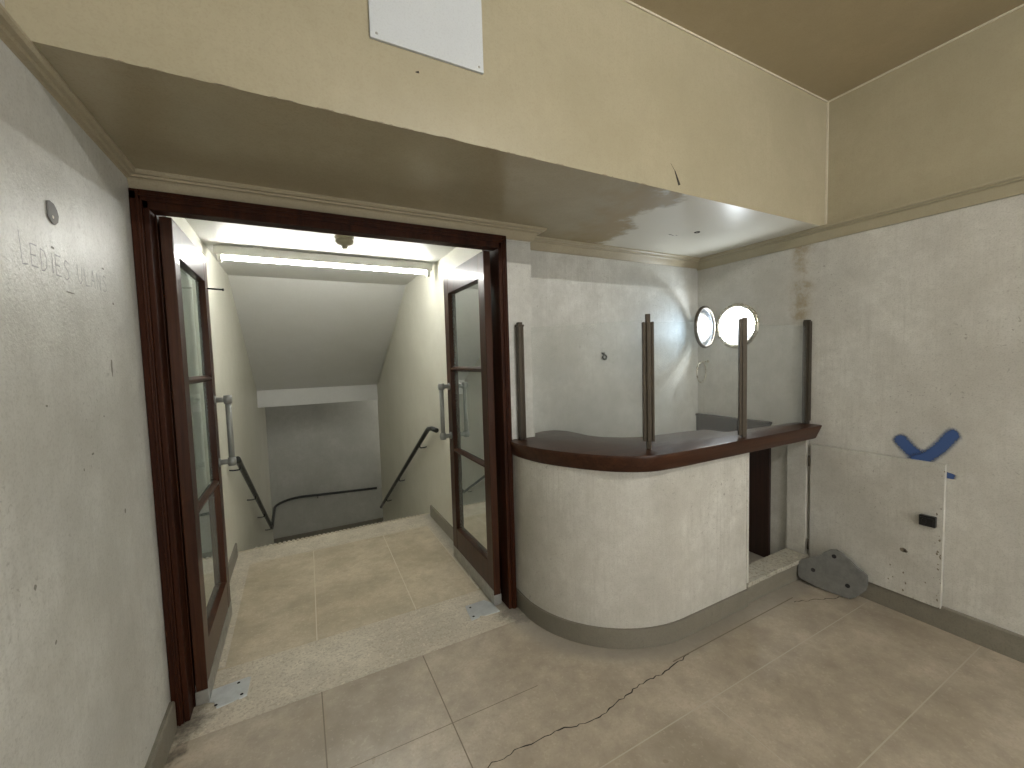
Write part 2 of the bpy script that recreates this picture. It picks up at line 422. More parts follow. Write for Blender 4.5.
# right wall with the round window opening
HY, HZ, HR = 1.97, 1.704, .152
b = MB(); NS = 48
def hole_face(x):
    circ = [b.bm.verts.new((x, HY + HR * math.cos(2 * PI * k / NS), HZ + HR * math.sin(2 * PI * k / NS))) for k in range(NS)]
    y0, y1, z0, z1 = HY - .24, HY + .24, HZ - .24, HZ + .24
    sq = []
    for k in range(NS):
        a = 2 * PI * k / NS; c, s_ = math.cos(a), math.sin(a); q = .24 / max(abs(c), abs(s_))
        sq.append(b.bm.verts.new((x, HY + q * c, HZ + q * s_)))
    for k in range(NS): b.bm.faces.new((circ[k], circ[(k + 1) % NS], sq[(k + 1) % NS], sq[k]))
    for (ya, yb, za, zb) in ((YR, y0, 0, ZS), (y1, YB + .1, 0, ZS), (y0, y1, 0, z0), (y0, y1, z1, ZS)):
        b.poly([(x, ya, za), (x, yb, za), (x, yb, zb), (x, ya, zb)])
    return circ
c1 = hole_face(XR); c2 = hole_face(XR + T)
for k in range(NS): b.bm.faces.new((c1[k], c1[(k + 1) % NS], c2[(k + 1) % NS], c2[k])).smooth = True
struct(b.build('wall_right', M['wall_r'], fix=False), 'mottled off-white right wall with a brown streak and round window', 'wall')
b = MB(); b.box(XR, XR + T, YR, YB + .1, ZS, ZC)
struct(b.build('wall_right_upper', M['tan']), 'tan painted upper part of the right wall', 'wall')
b = MB(); b.box(1.20, XR + T, YB, YB + T, 0, ZS)
struct(b.build('wall_back', M['wall']), 'off-white wall behind the counter', 'wall')

# doorway wall: strip over the lintel, pilaster to its right
b = MB(); b.box(XL - T, 1.279, YD, 2.25, 2.188, ZS + .1); b.box(XL - T, 1.279, 2.25, 2.34, 2.23, ZS + .1); b.box(1.10, 1.279, YD, 2.34, 0, 2.19); b.box(XL - T, CL, YD + .01, 2.36, 0, 2.19)
struct(b.build('wall_doorway', M['wall']), 'narrow wall strip around the doorway with a pilaster beside the counter', 'wall')

# upper block over the recess
b = MB()
for pts, mi in (([(XL, YF, ZS), (XR, YF, ZS), (XR, YF, ZC), (XL, YF, ZC)], 0),):
    b.poly(pts, mi)
def strip(p, q, w):                      # black split in the plaster and little chips
    p, q = Vector(p), Vector(q); d = (q - p).normalized(); nn = Vector((d.z, 0, -d.x)) * w
    b.poly([p - nn * .4, q - nn, q + nn, p + nn * .4], 1)
strip((1.628, YF - .001, 2.365), (1.658, YF - .001, 2.305), .008)
strip((1.600, YF - .001, 2.395), (1.628, YF - .001, 2.365), .0015)
strip((.40, YF - .001, 2.46), (.412, YF - .001, 2.463), .004)
for i in range(46):
    x = random.uniform(-.4, 1.55); w_ = random.uniform(.012, .05)
    b.poly([(x, YF - .0008, ZS), (x + w_, YF - .0008, ZS), (x + w_ * .7, YF - .0008, ZS + random.uniform(.001, .003)), (x + w_ * .3, YF - .0008, ZS + random.uniform(.001, .003))], 2)
struct(b.build('wall_upper', [M['tan'], M['crack'], M['joint']], fix=False), 'tan painted upper wall over the low soffit', 'wall')
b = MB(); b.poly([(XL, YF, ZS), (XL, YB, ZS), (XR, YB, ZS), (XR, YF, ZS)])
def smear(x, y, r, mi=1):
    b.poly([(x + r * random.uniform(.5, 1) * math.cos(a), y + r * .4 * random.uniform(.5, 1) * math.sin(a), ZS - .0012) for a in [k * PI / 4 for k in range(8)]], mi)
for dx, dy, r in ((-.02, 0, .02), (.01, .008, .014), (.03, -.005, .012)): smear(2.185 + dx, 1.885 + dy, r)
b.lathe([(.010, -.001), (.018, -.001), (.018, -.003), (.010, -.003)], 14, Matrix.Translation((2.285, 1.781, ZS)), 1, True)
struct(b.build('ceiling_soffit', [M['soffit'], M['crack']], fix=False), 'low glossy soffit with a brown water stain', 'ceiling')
b = MB(); b.box(XL - T, XR + T, YR - T, YF + .05, ZC, ZC + .1)
struct(b.build('ceiling', M['ceiltan']), 'tan painted ceiling of the lobby', 'ceiling')
b = MB()
for x, yy in ((XR - .009, YF - .009),): b.box(x, XR, yy, YF, ZS, ZC)
b.box(XL, XR, YF - .007, YF, ZC - .008, ZC); b.box(XR - .007, XR, YR, YF, ZC - .008, ZC)
struct(b.build('trim_2', M['bead']), 'thin caulked bead along the upper wall corners', 'trim')

# cornices
prof = [(0, 2.200), (.010, 2.200), (.014, 2.206), (.020, 2.216), (.034, 2.240), (.040, 2.246), (.052, 2.247), (.056, 2.254), (.068, 2.255), (.074, 2.262), (.074, ZS), (0, ZS)]
profR = [(o * .8, 2.2695 - (2.2695 - z) * 1.2) for o, z in prof]
b = MB(); b.sweep([(XL - .036, YR), (XL - .036, YD), (1.279, YD), (1.279, YB), (XR, YB)], [(o, z) for o, z in prof])
struct(b.build('trim_3', M['cornice']), 'moulded cornice over the left wall, the doorway and the recess', 'cornice')
b = MB(); b.sweep([(XR, YB), (XR, YR)], profR)
struct(b.build('trim_4', M['tan']), 'moulded cornice running along the right wall', 'cornice')

# baseboards
bp = [(0, 0), (.018, 0), (.018, .118), (.012, .124), (0, .124)]
b = MB(); b.sweep([(XL, YR), (XL, YD - .05)], bp)
struct(b.build('baseboard_left', M['base']), 'grey-brown baseboard along the left wall', 'baseboard')
b = MB(); b.sweep([(XR, 1.44), (XR, YR)], bp)
struct(b.build('baseboard_right', M['base']), 'grey-brown baseboard under the right wall', 'baseboard')
b = MB(); b.sweep([(CR, 3.84), (CR, 2.36)], [(0, 0), (.014, 0), (.014, .105), (0, .11)])
struct(b.build('baseboard_passage', M['base']), 'brown baseboard on the passage wall behind the right door', 'baseboard')
b = MB(); b.sweep([(CL, 2.36), (CL, 3.84)], [(0, 0), (.012, 0), (.012, .105), (0, .11)])
struct(b.build('baseboard_passage_left', M['base']), 'brown baseboard on the passage wall behind the left door', 'baseboard')

# stair passage shell
b = MB(); b.box(CL - T, CL, 2.34, YL1 + T, ZL - .15, 2.5)
struct(b.build('wall_stair_left', M['stairwall']), 'cream painted left wall of the stairwell', 'wall')
b = MB(); b.box(CR, CR + T, 2.34, 6.62, ZL - .15, 2.5)
struct(b.build('wall_stair_right', M['stairwall']), 'cream painted right wall of the stairwell', 'wall')
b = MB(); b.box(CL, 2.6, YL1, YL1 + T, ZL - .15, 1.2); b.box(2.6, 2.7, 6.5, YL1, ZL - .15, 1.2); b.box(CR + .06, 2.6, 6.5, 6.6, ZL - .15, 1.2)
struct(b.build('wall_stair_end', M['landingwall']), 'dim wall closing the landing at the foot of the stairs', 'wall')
b = MB(); b.box(CL, CR, 2.34, 4.5, ZP, ZP + .1)
struct(b.build('ceiling_passage', M['stairceil']), 'white flat ceiling over the head of the stairs', 'ceiling')
b = MB(); b.prism([(4.5, ZP), (6.6, 1.17), (6.75, 1.17), (4.6, ZP + .1), (4.5, ZP + .1)], 0, CL, CR)
struct(b.build('ceiling_slope', M['stairceil']), 'sloped ceiling following the stairs down', 'ceiling')
b = MB(); b.box(CL + .0005, CR - .0005, 6.59, 6.76, .935, 1.172)
struct(b.build('beam', M['stairceil']), 'white beam across the foot of the sloped ceiling', 'beam')
b = MB(); b.box(CL, 2.6, 6.70, YL1, 1.0, 1.1)
struct(b.build('ceiling_landing', M['stairceil']), 'low ceiling over the landing', 'ceiling')
b = MB(); b.box(CL, 2.6, YL1 - .015, YL1, ZL, ZL + .09)
struct(b.build('baseboard_landing', M['base']), 'dark baseboard at the foot of the landing wall', 'baseboard')

# ------------------------------------------------------------------ door frame
b = MB()
for (x0, x1, y0, y1) in ((XL + .001, -.505, 2.118, 2.16), (-.522, -.513, 2.112, 2.12), (-.505, -.485, 2.125, 2.36), (-.485, -.480, 2.20, 2.36),
                         (1.070, 1.100, 2.118, 2.16), (1.079, 1.087, 2.112, 2.12), (1.050, 1.070, 2.125, 2.36)):
    b.box(x0, x1, y0, y1, .001, 2.2, 0, .003)
b.box(XL + .001, 1.100, 2.118, 2.16, 2.165, 2.207, 0, .003)
b.box(XL + .03, 1.08, 2.112, 2.12, 2.182, 2.19, 0, .002)
b.box(-.505, 1.075, 2.125, 2.2, 2.135, 2.168, 0, .003); b.box(-.505, 1.075, 2.2, 2.25, 2.150, 2.19, 0, .002)
struct(b.build('door_frame', M['wood']), 'dark mahogany frame around the open double doorway', 'door frame')

# ------------------------------------------------------------------ glazed doors
def glazed_door(name, x0, x1, face, label):
    """leaf standing open along y; face = +1 when its visible face looks to +x"""
    y0, y1, z0, z1 = 2.195, 2.925, .016, 2.132
    root = empty(name, ((x0 + x1) / 2, y0, 0)); struct(root, label, 'door')
    st = .088
    vis = x1 if face > 0 else x0
    zr = [(z0 + .085, .255), (.835, .858), (1.432, 1.455), (1.985, z1)]
    bb = MB(); bb.box(x0, x1, y0, y0 + st, z0, z1, 0, .003); bb.build('hinge_stile', M['doorwood'], root)
    bb = MB(); bb.box(x0, x1, y1 - st, y1, z0, z1, 0, .003); bb.build('lock_stile', M['doorwood'], root)
    bb = MB(); bb.box(x0 + .001, x1 - .001, y0 + st, y1 - st, *zr[3], 0, .002); bb.build('top_rail', M['doorwood'], root)
    bb = MB(); bb.box(x0 + .001, x1 - .001, y0 + st, y1 - st, z0, .255, 0, .002); bb.build('bottom_rail', M['doorwood'], root)
    for za, zb in zr[1:3]:
        bb = MB(); xm = (x0 + x1) / 2
        bb.prism([(x0 + .002, za + .006), (x0 + .002, zb - .006), (xm, zb + .006), (x1 - .002, zb - .006), (x1 - .002, za + .006), (xm, za - .006)], 1, y0 + st, y1 - st)
        bb.build('glazing_bar', M['doorwood'], root)
    xm = (x0 + x1) / 2 - face * .008
    for za, zb in ((.255, .838), (.855, 1.435), (1.452, 1.985)):
        bb = MB(); bb.poly([(xm, y0 + st - .004, za - .003), (xm, y1 - st + .004, za - .003), (xm, y1 - st + .004, zb + .003), (xm, y0 + st - .004, zb + .003)])
        p = bb.build('glass_pane', M['doorglass'], root)
    bb = MB(); bb.box(x0 - .002, x1 + .002, y0 + .004, y1 - .002, z0 - .004, z0 + .082, 0, .001)
    k = bb.build('kick_plate', M['steel'], root); k['label'] = 'scuffed steel kick plate along the door bottom'
    bb = MB(); bb.box(x0 - .003, x1 + .003, y0 - .006, y0 + .05, z0 - .006, z0 + .055, 0, .002)
    bb.build('pivot_shoe', M['steel'], root)
    # D handle of grey pipe with elbow fittings at the free stile
    hy = y1 - .045; hx = vis + face * .062
    h = MB(); h.tube([(hx, hy, .94), (hx, hy, 1.325)], .0155, 14)
    ho = h.build('handle', M['handle'], root); ho['label'] = 'grey pipe pull handle'
    for z in (.95, 1.315):
        h = MB(); h.tube([(vis - face * .002, hy, z), (hx + face * .010, hy, z)], .0155, 14)
        h.tube([(hx, hy, z - .024), (hx, hy, z + .024)], .021, 14); h.tube([(hx - face * .02, hy, z), (hx + face * .019, hy, z)], .021, 14)
        h.build('elbow_fitting', M['handle'], ho)
        h = MB(); h.lathe([(0, 0), (.026, 0), (.026, .004), (.02, .007), (0, .007)], 20, Matrix.Translation((vis, hy, z)) @ Matrix.Rotation(face * PI / 2, 4, 'Y'))
        h.build('rose', M['handle'], ho)
    return root, hy, vis
d1, hy, vis = glazed_door('door_1', -.473, -.430, 1, 'left leaf of the open glazed mahogany doors, beside the speckled wall')
h = MB(); h.tube([(vis, hy + .02, 1.955), (vis + .075, hy + .02, 1.952)], .005, 10); h.tube([(vis + .070, hy + .02, 1.952), (vis + .078, hy + .02, 1.952)], .0075, 10)
h.build('stay_hook', M['rail'], d1)['label'] = 'short black rod sticking out near the top'
d2, hy, vis = glazed_door('door_2', .985, 1.028, -1, 'right leaf of the open glazed mahogany doors, beside the curved counter')

# wire hook on the passage wall seen through the right leaf
h = MB(); h.tube(spline([(CR, 2.78, 1.885), (CR - .022, 2.78, 1.89), (CR - .034, 2.74, 1.888), (CR - .034, 2.66, 1.865), (CR - .034, 2.62, 1.83)], 6), .004, 8)
tag(h.build('wall_hook', M['rail']), 'thin dark wire hook on the passage wall behind the right door', 'hook')

# floor spring covers
def cover(name, pts, notch, label):
    c = Vector((sum(p[0] for p in pts) / len(pts), sum(p[1] for p in pts) / len(pts), 0))
    root = empty(name, c); tag(root, label, 'floor plate', 'steel cover plates at the doorway')
    bb = MB(); bb.prism(pts, 2, .001, .006, 0, .0012); bb.build('plate', M['plate'], root)
    for (x, y) in notch:
        bb = MB(); bb.lathe([(0, .0062), (.006, .0062), (.007, .0055), (0, .0055)], 12, Matrix.Translation((x, y, .001)))
        bb.build('screw_hole', M['darkhole'], root)
cover('floor_plate', [(-.432, 2.275), (-.29, 2.286), (-.278, 2.28), (-.283, 2.158), (-.31, 2.149), (-.318, 2.158), (-.335, 2.149), (-.395, 2.14), (-.41, 2.19), (-.436, 2.2)],
      [(-.326, 2.263), (-.305, 2.175), (-.40, 2.16)], 'bright steel cover plate on the threshold under the left door leaf')
cover('floor_plate', [(.83, 2.285), (.955, 2.287), (.985, 2.235), (.992, 2.135), (.90, 2.139), (.875, 2.16), (.862, 2.142), (.812, 2.138), (.82, 2.22)],
      [(.85, 2.255), (.835, 2.165)], 'bright steel cover plate on the threshold under the right door leaf')

# ------------------------------------------------------------------ counter
bx, by, ba, bb_ = 1.75, 2.05, .632, .602
def arc(off, n=28):
    return [(bx - (ba + off) * math.cos(t), by - (bb_ + off) * math.sin(t)) for t in [PI / 2 * k / n for k in range(n + 1)]]
def wallpath(off, xe): return [(bx - ba - off, YD - .001)] + arc(off) + [(xe, by - bb_ - off)]
XE = 2.285
def ribbon(outer, inner, z0, z1, name, mat, parent, sm=True):
    q = MB(); q.prism(outer + inner[::-1], 2, z0, z1)
    return q.build(name, mat, parent, math.radians(35))
ctr = empty('ticket_counter', (1.8, 1.6, 0)); tag(ctr, 'curved off-white painted counter body with an open hatch at its right end', 'counter')
ribbon(wallpath(0, XE), wallpath(-.10, XE), .10, .932, 'body', M['counterpaint'], ctr)
ribbon(wallpath(.012, XE), wallpath(-.09, XE), .001, .103, 'plinth', M['base'], ctr)
q = MB(); q.box(XE - .004, XE + .016, by - bb_ - .004, by - bb_ + .104, .138, .932, 0, .002); q.build('edge_trim', M['counterpaint'], ctr)
q = MB(); q.box(XE, XR - .002, 1.452, 1.565, .001, .112); q.build('kerb', M['base'], ctr)
q = MB()
oy = [1.443 + random.uniform(-.005, .005) for _ in range(14)]
pts = [(XE + .002 + i * (XR - XE - .006) / 13, oy[i]) for i in range(14)]
q.prism(pts + [(XR - .004, 1.582), (XE + .002, 1.578)], 2, .112, .137, 0, .003); q.build('sill', M['sill'], ctr)['label'] = 'worn pale stone sill'
q = MB(); q.box(2.938, XR - .001, 1.462, 1.580, .138, .932, 0, .002); q.build('jamb', M['counterpaint'], ctr)

# worktop
ZT = 1.02
front = [(1.090, 2.153), (1.085, 2.05), (1.116, 1.88), (1.195, 1.701), (1.30, 1.545), (1.40, 1.455), (1.51, 1.402), (1.641, 1.388), (1.80, 1.385)]
front = [(p.x, p.y) for p in spline([(a, c, 0) for a, c in front], 6)] + [(2.1, 1.385), (2.4, 1.385), (2.7, 1.386), (2.972, 1.388)]
inner = [(2.972, 1.545), (2.60, 1.565), (2.31, 1.580), (2.285, 1.60), (2.278, 1.66), (2.262, 1.712), (2.08, 1.746), (1.92, 1.758), (1.78, 1.772), (1.68, 1.822), (1.60, 1.90), (1.562, 1.98), (1.552, 2.10), (1.545, 2.20), (1.50, 2.27), (1.42, 2.285), (1.34, 2.255), (1.285, 2.21), (1.281, 2.153)]
def inset(path, d):
    out = []
    for i, p in enumerate(path):
        a = Vector(path[max(i - 1, 0)]); c = Vector(path[min(i + 1, len(path) - 1)]); t = (c - a).normalized(); n = Vector((-t.y, t.x))
        out.append((p[0] + n.x * d, max(-9, p[1] + n.y * d)))
    return out
def fix_end(path): 
    return [(min(p[0], 2.972), min(p[1], 2.1535)) for p in path]
q = MB()
loops = []
for d, z, e in ((.010, 1.02, 0), (.002, 1.0185, .002), (0, 1.013, .004), (.004, .998, .010), (.016, .940, .040), (.022, .934, .044)):
    fr = fix_end(inset(front, d)); fr[-1] = (fr[-1][0] - e, fr[-1][1]); loops.append([q.bm.verts.new((x, y, z)) for x, y in fr] )
topin = [q.bm.verts.new((x, y, ZT)) for x, y in inner]; botin = [q.bm.verts.new((x, y, .934)) for x, y in inner]
nf = len(front)
for a, c in zip(loops, loops[1:]):
    for k in range(nf - 1): q.bm.faces.new((a[k], a[k + 1], c[k + 1], c[k]))
for k in range(len(inner) - 1): q.bm.faces.new((topin[k], topin[k + 1], botin[k + 1], botin[k]))
q.bm.faces.new(loops[0] + topin); q.bm.faces.new(loops[-1] + botin)
q.bm.faces.new([l[-1] for l in loops] + [botin[0], topin[0]]); q.bm.faces.new([l[0] for l in loops] + [botin[-1], topin[-1]])
ct = q.build('countertop', M['topwood'], None, math.radians(40))
tag(ct, 'polished dark mahogany worktop curving over the off-white counter', 'countertop')

# glass screen on the worktop
scr = empty('glass_screen', (1.9, 1.55, ZT)); tag(scr, 'clear glass screen held by bronze posts on the mahogany worktop', 'screen')
def post_frame(x, y, ang): return Matrix.Translation((x, y, 0)) @ Matrix.Rotation(ang, 4, 'Z')
def obox(q, fr, x0, x1, y0, y1, z0, z1, bev=.002):
    n0 = set(q.bm.verts); q.box(x0, x1, y0, y1, z0, z1, 0, bev)
    for v in set(q.bm.verts) - n0: v.co = fr @ v.co
fr = post_frame(1.172, 2.124, 0)
q = MB(); obox(q, fr, -.013, .013, -.014, .014, ZT, 1.716); obox(q, fr, -.018, -.007, -.018, .018, ZT, 1.700); obox(q, fr, .005, .018, -.018, .018, ZT, 1.700)
p = q.build('post', M['bronze'], scr)
q = MB(); obox(q, fr, -.021, .021, -.021, .021, 1.690, 1.702); q.build('post_cap', M['bronze'], p)
fr = post_frame(1.577, 1.518, math.radians(-38))
q = MB(); obox(q, fr, -.012, .012, -.012, .012, ZT, 1.708); p = q.build('post', M['bronze'], scr)
q = MB(); obox(q, fr, -.026, .026, -.013, .013, 1.063, 1.666, .001)
for x in (-.022, .022): obox(q, fr, x - .006, x + .006, -.018, .018, 1.062, 1.668, .002)
obox(q, fr, -.009, .009, -.022, .022, 1.062, 1.668, .003)
q.build('glass_clamp', M['bronze'], p)
fr = post_frame(2.222, 1.437, math.radians(-45))
q = MB(); obox(q, fr, -.004, .020, -.014, .014, ZT, 1.694); p = q.build('post', M['bronze'], scr)
q = MB(); obox(q, fr, -.020, -.006, -.018, .018, 1.03, 1.688); q.build('glass_clamp', M['bronze'], p)
fr = post_frame(2.945, 1.474, 0)
q = MB(); obox(q, fr, -.014, .027, -.013, .013, ZT, 1.700); p = q.build('post', M['bronze'], scr)
q = MB(); obox(q, fr, -.006, .027, -.020, -.014, 1.04, 1.69); obox(q, fr, -.006, .027, .014, .020, 1.04, 1.69); q.build('glass_clamp', M['bronze'], p)
def pane(p0, p1, z0, z1):
    q = MB(); p0, p1 = Vector((*p0, 0)), Vector((*p1, 0)); d = (p1 - p0).normalized(); n = Vector((-d.y, d.x, 0)) * .003
    o = [p0 - n, p1 - n, p1 + n, p0 + n]
    q.prism([(v.x, v.y) for v in o], 2, z0, z1); return q.build('glass_pane', M['screenglass'], scr)
pane((1.215, 2.06), (1.562, 1.545), 1.032, 1.680); pane((1.60, 1.512), (2.188, 1.447), 1.032, 1.668); pane((2.224, 1.44), (2.938, 1.472), 1.032, 1.660)

# dark panel inside the booth against the right wall
dp = empty('wood_panel', (2.96, 2.0, 0)); tag(dp, 'dark wooden panel standing inside the booth against the wall below the round window', 'panel')
q = MB(); q.box(2.945, XR - .003, 1.705, YB - .004, .001, .985, 0, .003); q.build('board', M['darkwood'], dp)
q = MB(); q.box(2.935, XR - .003, 1.700, YB - .004, .985, 1.003, 0, .003); q.build('cap_rail', M['darkwood'], dp)

# ------------------------------------------------------------------ hatch door folded back on the right wall
hd = empty('hatch_door', (2.955, 1.45, .108)); tag(hd, 'chipped off-white hatch door folded back against the right wall', 'hatch door')
hy0, hy1, hz0, hz1 = .812, 1.439, .115, .889
q = MB(); q.box(2.944, 2.9695, hy0, hy1, hz0, hz1, 0, .0015)
for i in range(34):                     # chips along the free edge and the bottom
    if i < 22: y, z = hy0 + abs(random.gauss(0, .02)), random.uniform(hz0, hz1)
    else: y, z = random.uniform(hy0, 1.05), hz0 + abs(random.gauss(0, .06))
    r = random.uniform(.002, .006)
    q.poly([(2.9433, y + r * random.uniform(.5, 1) * math.cos(a), z + r * random.uniform(.6, 1.6) * math.sin(a)) for a in [k * PI / 3 for k in range(6)]], 1)
for (y, z, r) in ((.967, .373, .016), (.957, .37, .01)):
    q.poly([(2.9432, y + r * math.cos(a), z + r * .8 * math.sin(a)) for a in [k * PI / 4 for k in range(8)]], 1)
q.build('panel', [M['counterpaint'], M['joint']], hd, fix=False)
q = MB(); q.box(2.918, 2.944, .835, .900, .548, .605, 0, .004); lk = q.build('lock', M['black'], hd); lk['label'] = 'black rim lock near the free edge'
q = MB(); q.box(2.912, 2.917, .842, .893, .556, .596, 0, .001); q.box(2.908, 2.914, .868, .885, .566, .588, 0, .002); q.build('latch', M['black'], lk)
for z in (.22, .78):
    q = MB(); q.tube([(2.936, 1.4445, z - .035), (2.936, 1.4445, z + .035)], .005, 10); q.build('hinge', M['bronze'], hd)

# leaning cast plate
B0, B1 = Vector((2.812, 1.408, 0)), Vector((2.864, 1.121, 0)); ex = (B1 - B0).normalized(); top = Vector((0, 0, 1))
lean = Vector((-ex.y, ex.x, 0));  lean = lean if lean.x > 0 else -lean
ez = (top * .25 + lean * .055).normalized(); en = ex.cross(ez).normalized(); en = en if en.x > 0 else -en
def on_plate(u, v):
    d = fwd + rt * (u - 512) / FPX + up * (384 - v) / FPX; o = Vector((0, 0, EYE)); t = (B0 - o).dot(en) / d.dot(en); h = o + d * t - B0
    return (h.dot(ex), h.dot(ez))
ol = [(797.5, 563.5), (802, 560), (813, 557.5), (819, 558), (824, 553), (830, 550.7), (836, 550.7), (843, 555), (849, 562), (856, 568), (863, 573), (867, 577), (867.5, 585), (865.5, 592), (857, 598), (850, 600.5), (843, 599), (832, 595), (815, 587), (800, 579.5), (797.5, 577)]
q = MB(); l2 = [on_plate(*p) for p in ol]; zmin = min(p[1] for p in l2)
fr = Matrix.Identity(4)
for i in range(3): fr[i][0] = ex[i]; fr[i][1] = ez[i]; fr[i][2] = en[i]
fr.translation = B0 + Vector((0, 0, .001)) - ez * min(0, zmin)
q.prism([(a, max(0, c)) for a, c in l2], 2, 0, .022, 0, .004)
for (u, v) in ((834, 557.5), (813, 571), (847.5, 587)):
    c = on_plate(u, v); q.lathe([(0, -.0004), (.0075, -.0004), (.010, -.0002), (.012, -.0016), (.012, .001)], 16, Matrix.Translation((c[0], c[1], 0)), 1)
for v in q.bm.verts: v.co = fr @ v.co
bk = q.build('metal_plate', [M['bracket'], M['darkhole']], None)
tag(bk, 'grey cast metal plate with three holes leaning in the corner by the hatch door', 'metal plate')

# ------------------------------------------------------------------ round window
w = empty('window_1', (XR, HY, HZ)); struct(w, 'small round porthole window above the booth cabinet', 'window')
fx = Matrix.Translation((XR, HY, HZ)) @ Matrix.Rotation(-PI / 2, 4, 'Y')      # local z points into the room (-x)
q = MB(); q.lathe([(.142, -.02), (.142, .012), (.150, .016), (.160, .014), (.168, .008), (.170, -.001), (.150, -.003)], 56, fx, 0, True); q.build('frame', M['chrome'], w)
q = MB(); q.lathe([(0, -.105), (.149, -.105)], 48, fx); q.build('pane', M['daypane'], w)
hinge = Vector((2.956, 2.142, HZ)); free = Vector((2.648, 2.075, HZ)); dd = (free - hinge).normalized()
cc = hinge + dd * .168; nz = Vector((dd.y, -dd.x, 0)); nz = nz if nz.y < 0 else -nz
fs = Matrix.Identity(4); zz = Vector((0, 0, 1))
for i in range(3): fs[i][0] = dd[i]; fs[i][1] = zz[i]; fs[i][2] = nz[i]
fs.translation = cc
q = MB(); q.lathe([(.140, -.008), (.140, .008), (.147, .012), (.160, .010), (.163, 0), (.160, -.010), (.147, -.012)], 56, fs, 0, True)
sa = q.build('sash', M['bronze'], w)
q = MB(); q.lathe([(0, .003), (.06, .004), (.10, .003), (.142, 0)], 48, fs); q.build('sash_glass', M['sashglass'], sa)
q = MB(); q.tube([hinge - Vector((0, 0, .03)), hinge + Vector((0, 0, .03))], .007, 10); q.box(2.952, 2.972, 2.134, 2.150, HZ - .02, HZ + .02); q.build('hinge', M['bronze'], sa)
q = MB(); q.tube([free - dd * .006, free + dd * .012], .006, 10); q.build('catch', M['bronze'], sa)

# ring hanging on the right wall
rg = empty('metal_ring', (2.974, 2.215, 1.36)); tag(rg, 'thin pale metal ring hanging on the wall below the round window', 'ring')
q = MB(); R = .082; da = Vector((.97, .24, 0)).normalized()
cen = Vector((2.890, 2.215, 1.352))
q.tube([cen + da * R * math.cos(a) + Vector((0, 0, R * math.sin(a))) for a in [2 * PI * k / 40 for k in range(41)]], .0058, 8, False); q.build('loop', M['chrome'], rg)
q = MB(); q.tube([(2.973, 2.215, 1.436), (2.900, 2.215, 1.436), (2.890, 2.215, 1.43)], .004, 8); q.lathe([(0, 0), (.012, 0), (.012, .004), (0, .004)], 14, Matrix.Translation((2.973, 2.215, 1.436)) @ Matrix.Rotation(-PI / 2, 4, 'Y')); q.build('peg', M['chrome'], rg)

# iron hook on the wall behind the counter
hk = empty('wall_hook', (1.958, YB, 1.51)); tag(hk, 'tiny dark iron hook on the wall behind the counter', 'hook')
q = MB(); q.prism([(1.940, 1.530), (1.977, 1.530), (1.962, 1.512), (1.954, 1.512)], 1, YB - .006, YB - .0005, 0, .001); q.build('base', M['hook'], hk)
q = MB(); q.tube(spline([(1.958, YB - .006, 1.516), (1.974, YB - .012, 1.508), (1.979, YB - .014, 1.494), (1.968, YB - .014, 1.480), (1.952, YB - .014, 1.484), (1.944, YB - .013, 1.498), (1.952, YB - .012, 1.506)], 5), .0055, 8); q.build('curl', M['hook'], hk)

# ------------------------------------------------------------------ stair fixtures
fl = empty('fluorescent_light', (.29, 3.4, ZP)); tag(fl, 'lit fluorescent batten under the white passage ceiling', 'light')
q = MB(); q.box(-.455, 1.045, 3.380, 3.420, 2.262, 2.322, 0, .004); q.build('batten', M['whitemetal'], fl)
for x in (-.2, .79):
    q = MB(); q.box(x - .03, x + .03, 3.38, 3.42, 2.322, ZP); q.build('spacer', M['whitemetal'], fl)
for x in (-.425, 1.015):
    q = MB(); q.prism([(3.382, 2.268), (3.418, 2.268), (3.418, 2.225), (3.408, 2.214), (3.392, 2.214), (3.382, 2.225)], 0, x - .012, x + .012); q.build('lamp_holder', M['whitemetal'], fl)
q = MB(); q.tube([(-.413, 3.4, 2.246), (1.003, 3.4, 2.246)], .0135, 16); q.build('tube', M['tube'], fl)

sd = empty('smoke_detector', (.32, 2.93, ZP)); tag(sd, 'cream smoke detector on the white passage ceiling before the light', 'smoke detector')
q = MB(); q.lathe([(0, 0), (.060, 0), (.060, -.012), (.056, -.016), (0, -.016)], 28, Matrix.Translation((.32, 2.93, ZP))); q.build('base', M['plasticcream'], sd)
q = MB(); q.lathe([(.050, -.016), (.057, -.022), (.057, -.038), (.046, -.050), (.026, -.056), (.018, -.058), (.018, -.072), (.012, -.078), (0, -.079)], 28, Matrix.Translation((.32, 2.93, ZP))); q.build('sensor_head', M['plasticcream'], sd)

def bracket(q, p, wall, drop=.05):
    p = Vector(p); e = Vector(wall); q.tube(spline([p - Vector((0, 0, .012)), p - Vector((0, 0, drop)), (p + e) / 2 - Vector((0, 0, drop + .005)), e - Vector((0, 0, drop))], 5), .006, 8)
    return q
hr = empty('handrail', (-.44, 4., .5)); tag(hr, 'black handrail down the left stair wall and along the landing', 'handrail')
k_ = .543; path = [(-.44, 3.70, .805), (-.44, 3.76, .775)]
path += [(-.44, 3.76 + i * .29, .775 - i * .29 * k_) for i in range(1, 11)] + [(-.44, 6.68, -.79), (-.44, 6.80, -.785), (-.44, 7.4, -.77)]
path += [(-.44 + .40 * (1 - math.cos(a)), 7.47 + .40 * math.sin(a), -.765) for a in [PI / 2 * i / 8 for i in range(9)]] + [(.4, 7.87, -.79), (1.20, 7.87, -.83)]
q = MB(); q.tube(path, .021, 12); q.build('rail', M['rail'], hr)
